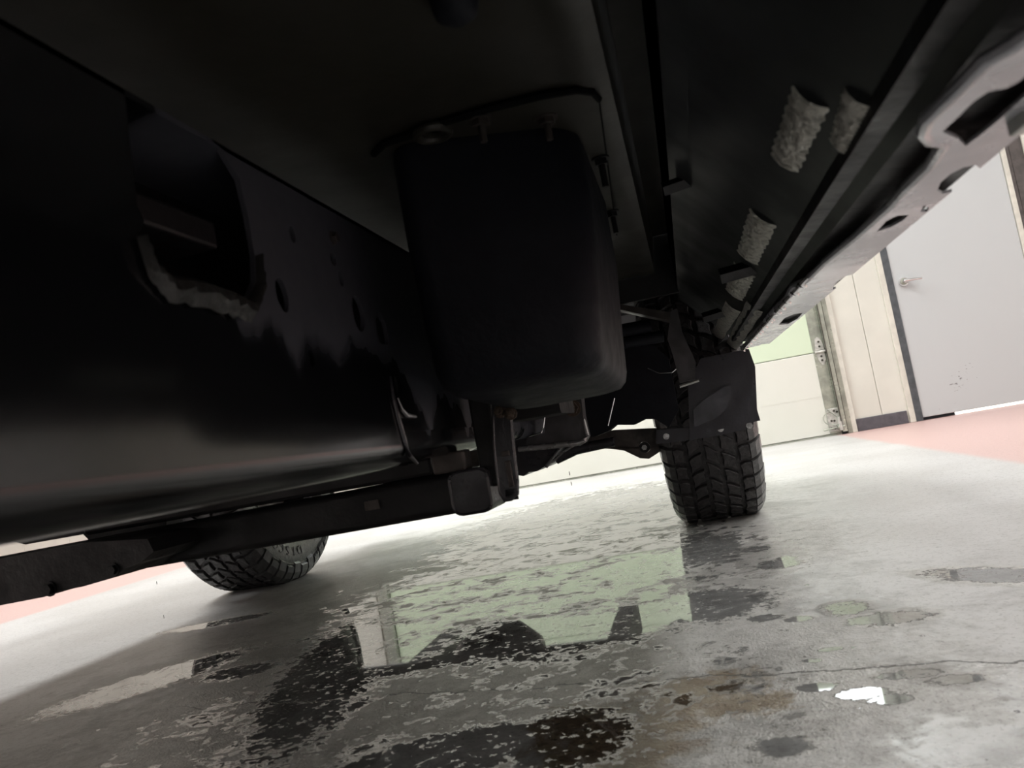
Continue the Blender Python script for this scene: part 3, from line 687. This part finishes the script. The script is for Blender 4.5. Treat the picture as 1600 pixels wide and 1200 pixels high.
# bed crossmember, lit from below, behind the box
bm = E(); q = [at(x, y, 1, 1.95) for x, y in ((960, 474), (1055, 489), (1052, 502), (962, 482))]
plate(bm, [(p.x, p.z) for p in q], [], lambda u, v, d: (u, 1.95+d, v), .06); P('bed_crossmember', bm, 'brown_steel', None, False, 'dull grey bed crossmember')
bm = E(); q = [at(x, y, 1, 2.05) for x, y in ((955, 545), (1010, 530), (1045, 560), (1060, 640), (1045, 668), (1024, 655), (1008, 655), (990, 664), (962, 664), (950, 674), (930, 682), (850, 692), (845, 640), (950, 610))]
plate(bm, [(p.x, p.z) for p in q], [], lambda u, v, d: (u, 2.05+d, v), .08); P('wheel_house_liner', bm, 'tank')
bm = E()
for (x, y, r) in ((985, 515, .02), (1005, 530, .016), (975, 535, .014)):
    p = at(x, y, 1, 2.0); tube(bm, [(p.x-.05, 2.0, p.z), (p.x+.05, 2.02, p.z)], r, 12)
P('canister', bm, 'tank', None, True)
# vertical bracket at the end of the rocker
bm = E(); q = [at(x, y, 1, 1.75) for x, y in ((1043, 530), (1048, 486), (1058, 482), (1066, 519), (1087, 566), (1086, 592), (1062, 598), (1050, 550))]
plate(bm, [(p.x, p.z) for p in q], [], lambda u, v, d: (u, 1.75+d, v), .03); rb = P('rocker_end_bracket', bm, 'grey_lit')
bm = E(); a, c = at(1062, 604, 1, 1.74), at(1092, 594, 1, 1.74); tube(bm, [a, c], .004, 6); P('edge_flange', bm, 'galv', rb)

# --- mud flap, retaining strip, bolts
FY = 2.16
bm = E(); q = [at(x, y, 1, FY) for x, y in ((1075, 600), (1095, 560), (1170, 545), (1180, 573), (1183, 640), (1188, 657), (1120, 672), (1078, 690))]
plate(bm, [(p.x, p.z) for p in q], [], lambda u, v, d: (u, FY+d, v), .006); mfp = P('mud_flap', bm, 'plastic')
bm = E(); q = [at(x, y, 1, FY-.01) for x, y in ((1083, 640), (1100, 625), (1130, 605), (1142, 603), (1143, 618), (1134, 640), (1120, 652), (1085, 668))]
plate(bm, [(p.x, p.z) for p in q], [], lambda u, v, d: (u, FY-.012+d, v), .01)
bmesh.ops.bevel(bm, geom=[e for e in bm.edges if e.is_manifold and e.calc_face_angle(0) > 1.2], offset=.004, segments=2, affect='EDGES')
P('flap_bulge', bm, 'plastic_gloss', mfp, True)
bm = E(); q = [at(x, y, 1, FY+.01) for x, y in ((1025, 672), (1080, 668), (1120, 662), (1178, 650), (1177, 668), (1120, 681), (1075, 688), (1025, 694))]
plate(bm, [(p.x, p.z) for p in q], [], lambda u, v, d: (u, FY+.008+d, v), .012); rs = P('retaining_strip', bm, 'plastic')
for (x, y) in ((1041, 682), (1083, 677), (1126, 670), (1171, 665)):
    bm = E(); p = at(x, y, 1, FY+.008); hexbolt(bm, p, (0, -1, 0), .0065, .007); P('bolt', bm, 'bolt', rs)

# --- wheels
def make_wheel(cx, lettering):
    tyre_bm = E()
    half = [(.106, .4055), (.118, .398), (.132, .376), (.1405, .345), (.143, .31), (.138, .275), (.128, .25), (.112, .236)]
    prof = [(-x, r) for x, r in half[::-1]] + [(0, .4075)] + half + [(.10, .228), (-.10, .228)]
    lathe(tyre_bm, prof, 96, (cx, AY, AR))
    tyre = P('tyre', tyre_bm, 'rubber_side', None, True)
    tyre.data.materials.append(M['rubber'])
    for pg in tyre.data.polygons:
        if abs(pg.center.x-cx) < .128 and math.hypot(pg.center.y-AY, pg.center.z-AR) > .38: pg.material_index = 1
    rb_ = E(); lathe(rb_, [(-.118, .236), (-.105, .232), (-.10, .215), (.02, .20), (.10, .215), (.105, .232), (.118, .238), (.114, .243), (-.114, .243)][:7] + [(.10, .205), (.02, .19), (-.10, .205)], 64, (cx, AY, AR))
    rim = P('wheel_rim', rb_, 'rim', None, True)
    sp = E(); lathe(sp, [(-.03, .0), (-.03, .21), (-.05, .21), (-.06, .12), (-.05, .0)], 48, (cx, AY, AR), closed=False); P('wheel_disc', sp, 'rim', rim, True)
    dr = E(); lathe(dr, [(.0, .0), (.0, .16), (.04, .165), (.05, .05), (.05, 0)], 48, (cx, AY, AR), closed=False); P('brake_disc', dr, 'brown_steel', rim, True)
    # tread: 5 ribs of blocks plus lugs wrapping onto both shoulders
    NB = 44; shapes = {}
    ribs = [(-.093, .032, .0), (-.0475, .037, .5), (0, .034, .2), (.0475, .037, .7), (.093, .032, .35)]
    def block_bm(kind):
        bm = E(); st = 2*pi/NB
        if kind < 5:
            xc, wd, _ = ribs[kind]; skew = (.10, -.35, .45, .35, -.10)[kind]; r0, r1 = .398, .4165
            out = [(-.5, -.40), (-.15, -.46), (.5, -.36), (.42, .0), (.5, .40), (.1, .36), (-.5, .44), (-.42, .05)]
            for r, sc_ in ((r0, 1.0), (r1-.002, .96), (r1, .88)):
                ring = []
                for (a, c) in out:
                    x = xc + a*sc_*wd*1.05; th = (c*sc_*.92 + a*skew)*st
                    rr = r - (.006 if abs(x) > .108 else 0)
                    ring.append(bm.verts.new((x, rr*sin(th), -rr*cos(th))))
                if r != r0:
                    for k in range(8): bm.faces.new((prev[k], prev[(k+1) % 8], ring[(k+1) % 8], ring[k]))
                prev = ring
            bm.faces.new(prev)
            # sipe ridges
            for s in (-.18, .18):
                th = s*st; vs = []
                for a in (-.36, .36):
                    for dd in (-.012, .012):
                        x = xc+a*wd; tt = (s+dd+a*skew)*st; rr = r1+.0012 - (.006 if abs(x) > .108 else 0); vs.append(bm.verts.new((x, rr*sin(tt), -rr*cos(tt))))
                bm.faces.new((vs[0], vs[1], vs[3], vs[2]))
        else:
            sg = 1 if kind in (5, 7) else -1; long = kind >= 7
            pf = [(.1105, .4145, .0), (.126, .403, .002), (.139, .382, .003), (.1445, .350 if long else .362, .003)]
            top = []
            for (x, r, o_) in pf:
                for c in (-.40, .40):
                    th = c*st; top.append(bm.verts.new((sg*(x+o_), r*sin(th), -r*cos(th))))
            bot = []
            for (x, r, o_) in pf:
                for c in (-.43, .43):
                    th = c*st; rr = r-.010; bot.append(bm.verts.new((sg*(x-.006), rr*sin(th), -rr*cos(th))))
            for k in range(3):
                bm.faces.new((top[2*k], top[2*k+1], top[2*k+3], top[2*k+2]))
                bm.faces.new((top[2*k], top[2*k+2], bot[2*k+2], bot[2*k])); bm.faces.new((top[2*k+1], bot[2*k+1], bot[2*k+3], top[2*k+3]))
            bm.faces.new((top[0], bot[0], bot[1], top[1])); bm.faces.new((top[6], top[7], bot[7], bot[6]))
        return bm
    for kind in range(9):
        bm = block_bm(kind); bmesh.ops.recalc_face_normals(bm, faces=bm.faces[:])
        me = bpy.data.meshes.new('tread_block'); bm.to_mesh(me); bm.free(); me.materials.append(M['rubber' if kind < 5 else 'rubber_wet_lit']); shapes[kind] = me
    rest = E()
    for i in range(NB):
        for kind in range(9):
            if kind in (5, 6) and i % 2: continue
            if kind in (7, 8) and not i % 2: continue
            off = ribs[kind][2] if kind < 5 else (.35 if kind in (5, 7) else 0)
            a = (i+off)*2*pi/NB                       # 0 = ground, turning towards the rear
            deg = math.degrees(a) % 360
            if deg > 268 or deg < 22:
                o = bpy.data.objects.new('tread_block', shapes[kind]); C.objects.link(o); o.parent = tyre
                o.location = (cx, AY, AR); o.rotation_euler = (a, 0, 0)
            else:
                b2 = bmesh.new(); b2.from_mesh(shapes[kind]); b2.transform(Matrix.Translation((cx, AY, AR)) @ Matrix.Rotation(a, 4, 'X'))
                tm = bpy.data.meshes.new('t'); b2.to_mesh(tm); b2.free(); rest.from_mesh(tm); bpy.data.meshes.remove(tm)
    o = P('tread_pattern', rest, 'rubber', tyre, False); o['kind'] = 'stuff'
    # rings on the sidewall
    bm = E(); tube(bm, [(cx+.1425, AY+.262*cos(a), AR+.262*sin(a)) for a in [i*2*pi/72 for i in range(73)]], .0022, 6, False)
    tube(bm, [(cx+.1405, AY+.350*cos(a), AR+.350*sin(a)) for a in [i*2*pi/72 for i in range(73)]], .0018, 6, False); P('sidewall_ring', bm, 'rubber_side', tyre, True)
    if lettering:
        for word, start, size, rad, stp in (('DISCOVERER', -90, .050, .285, 8.2), ('DISCOVERER', 90, .050, .285, 8.2)):
            for i, ch in enumerate(word):
                cu = bpy.data.curves.new('l', 'FONT'); cu.body = ch; cu.size = size; cu.extrude = .0012; cu.align_x = 'CENTER'; cu.resolution_u = 3
                to = bpy.data.objects.new('l', cu); me = to.to_mesh(); tb_ = bmesh.new(); tb_.from_mesh(me); to.to_mesh_clear()
                bpy.data.objects.remove(to)
                ph = radians(start - stp*i)
                rad_d = Vector((0, cos(ph), sin(ph))); tan_d = Vector((0, sin(ph), -cos(ph))); nx = tan_d.cross(rad_d)
                base = Vector((cx+.1435, AY, AR)) + rad_d*rad
                mt = Matrix(((tan_d.x, rad_d.x, nx.x, base.x), (tan_d.y, rad_d.y, nx.y, base.y), (tan_d.z, rad_d.z, nx.z, base.z), (0, 0, 0, 1)))
                tb_.transform(mt); bpy.data.curves.remove(cu); P('raised_letter', tb_, 'letters', tyre)
    return tyre
make_wheel(.045, False)
make_wheel(-1.655, True)

# falling drops
for (x, y, Yd, l) in ((890, 741, 2.0, 'water drop falling in front of the overhead door'), (893, 757, 2.0, 'lower water drop falling in front of the overhead door'), (245, 912, 2.2, 'water drop falling before the left red walkway'), (256, 965, 2.0, 'water drop about to land left of the rear tyre')):
    p = at(x, y, 1, Yd); bm = E(); tube(bm, [(0, 0, .008), (0, 0, .004), (0, 0, 0), (0, 0, -.003)], [.0004, .0012, .0016, .0008], 8)
    o = obj('water_drop', bm, 'chrome', None, True, p); o['label'] = l; o['category'] = 'drop'; o['group'] = 'falling water drops'
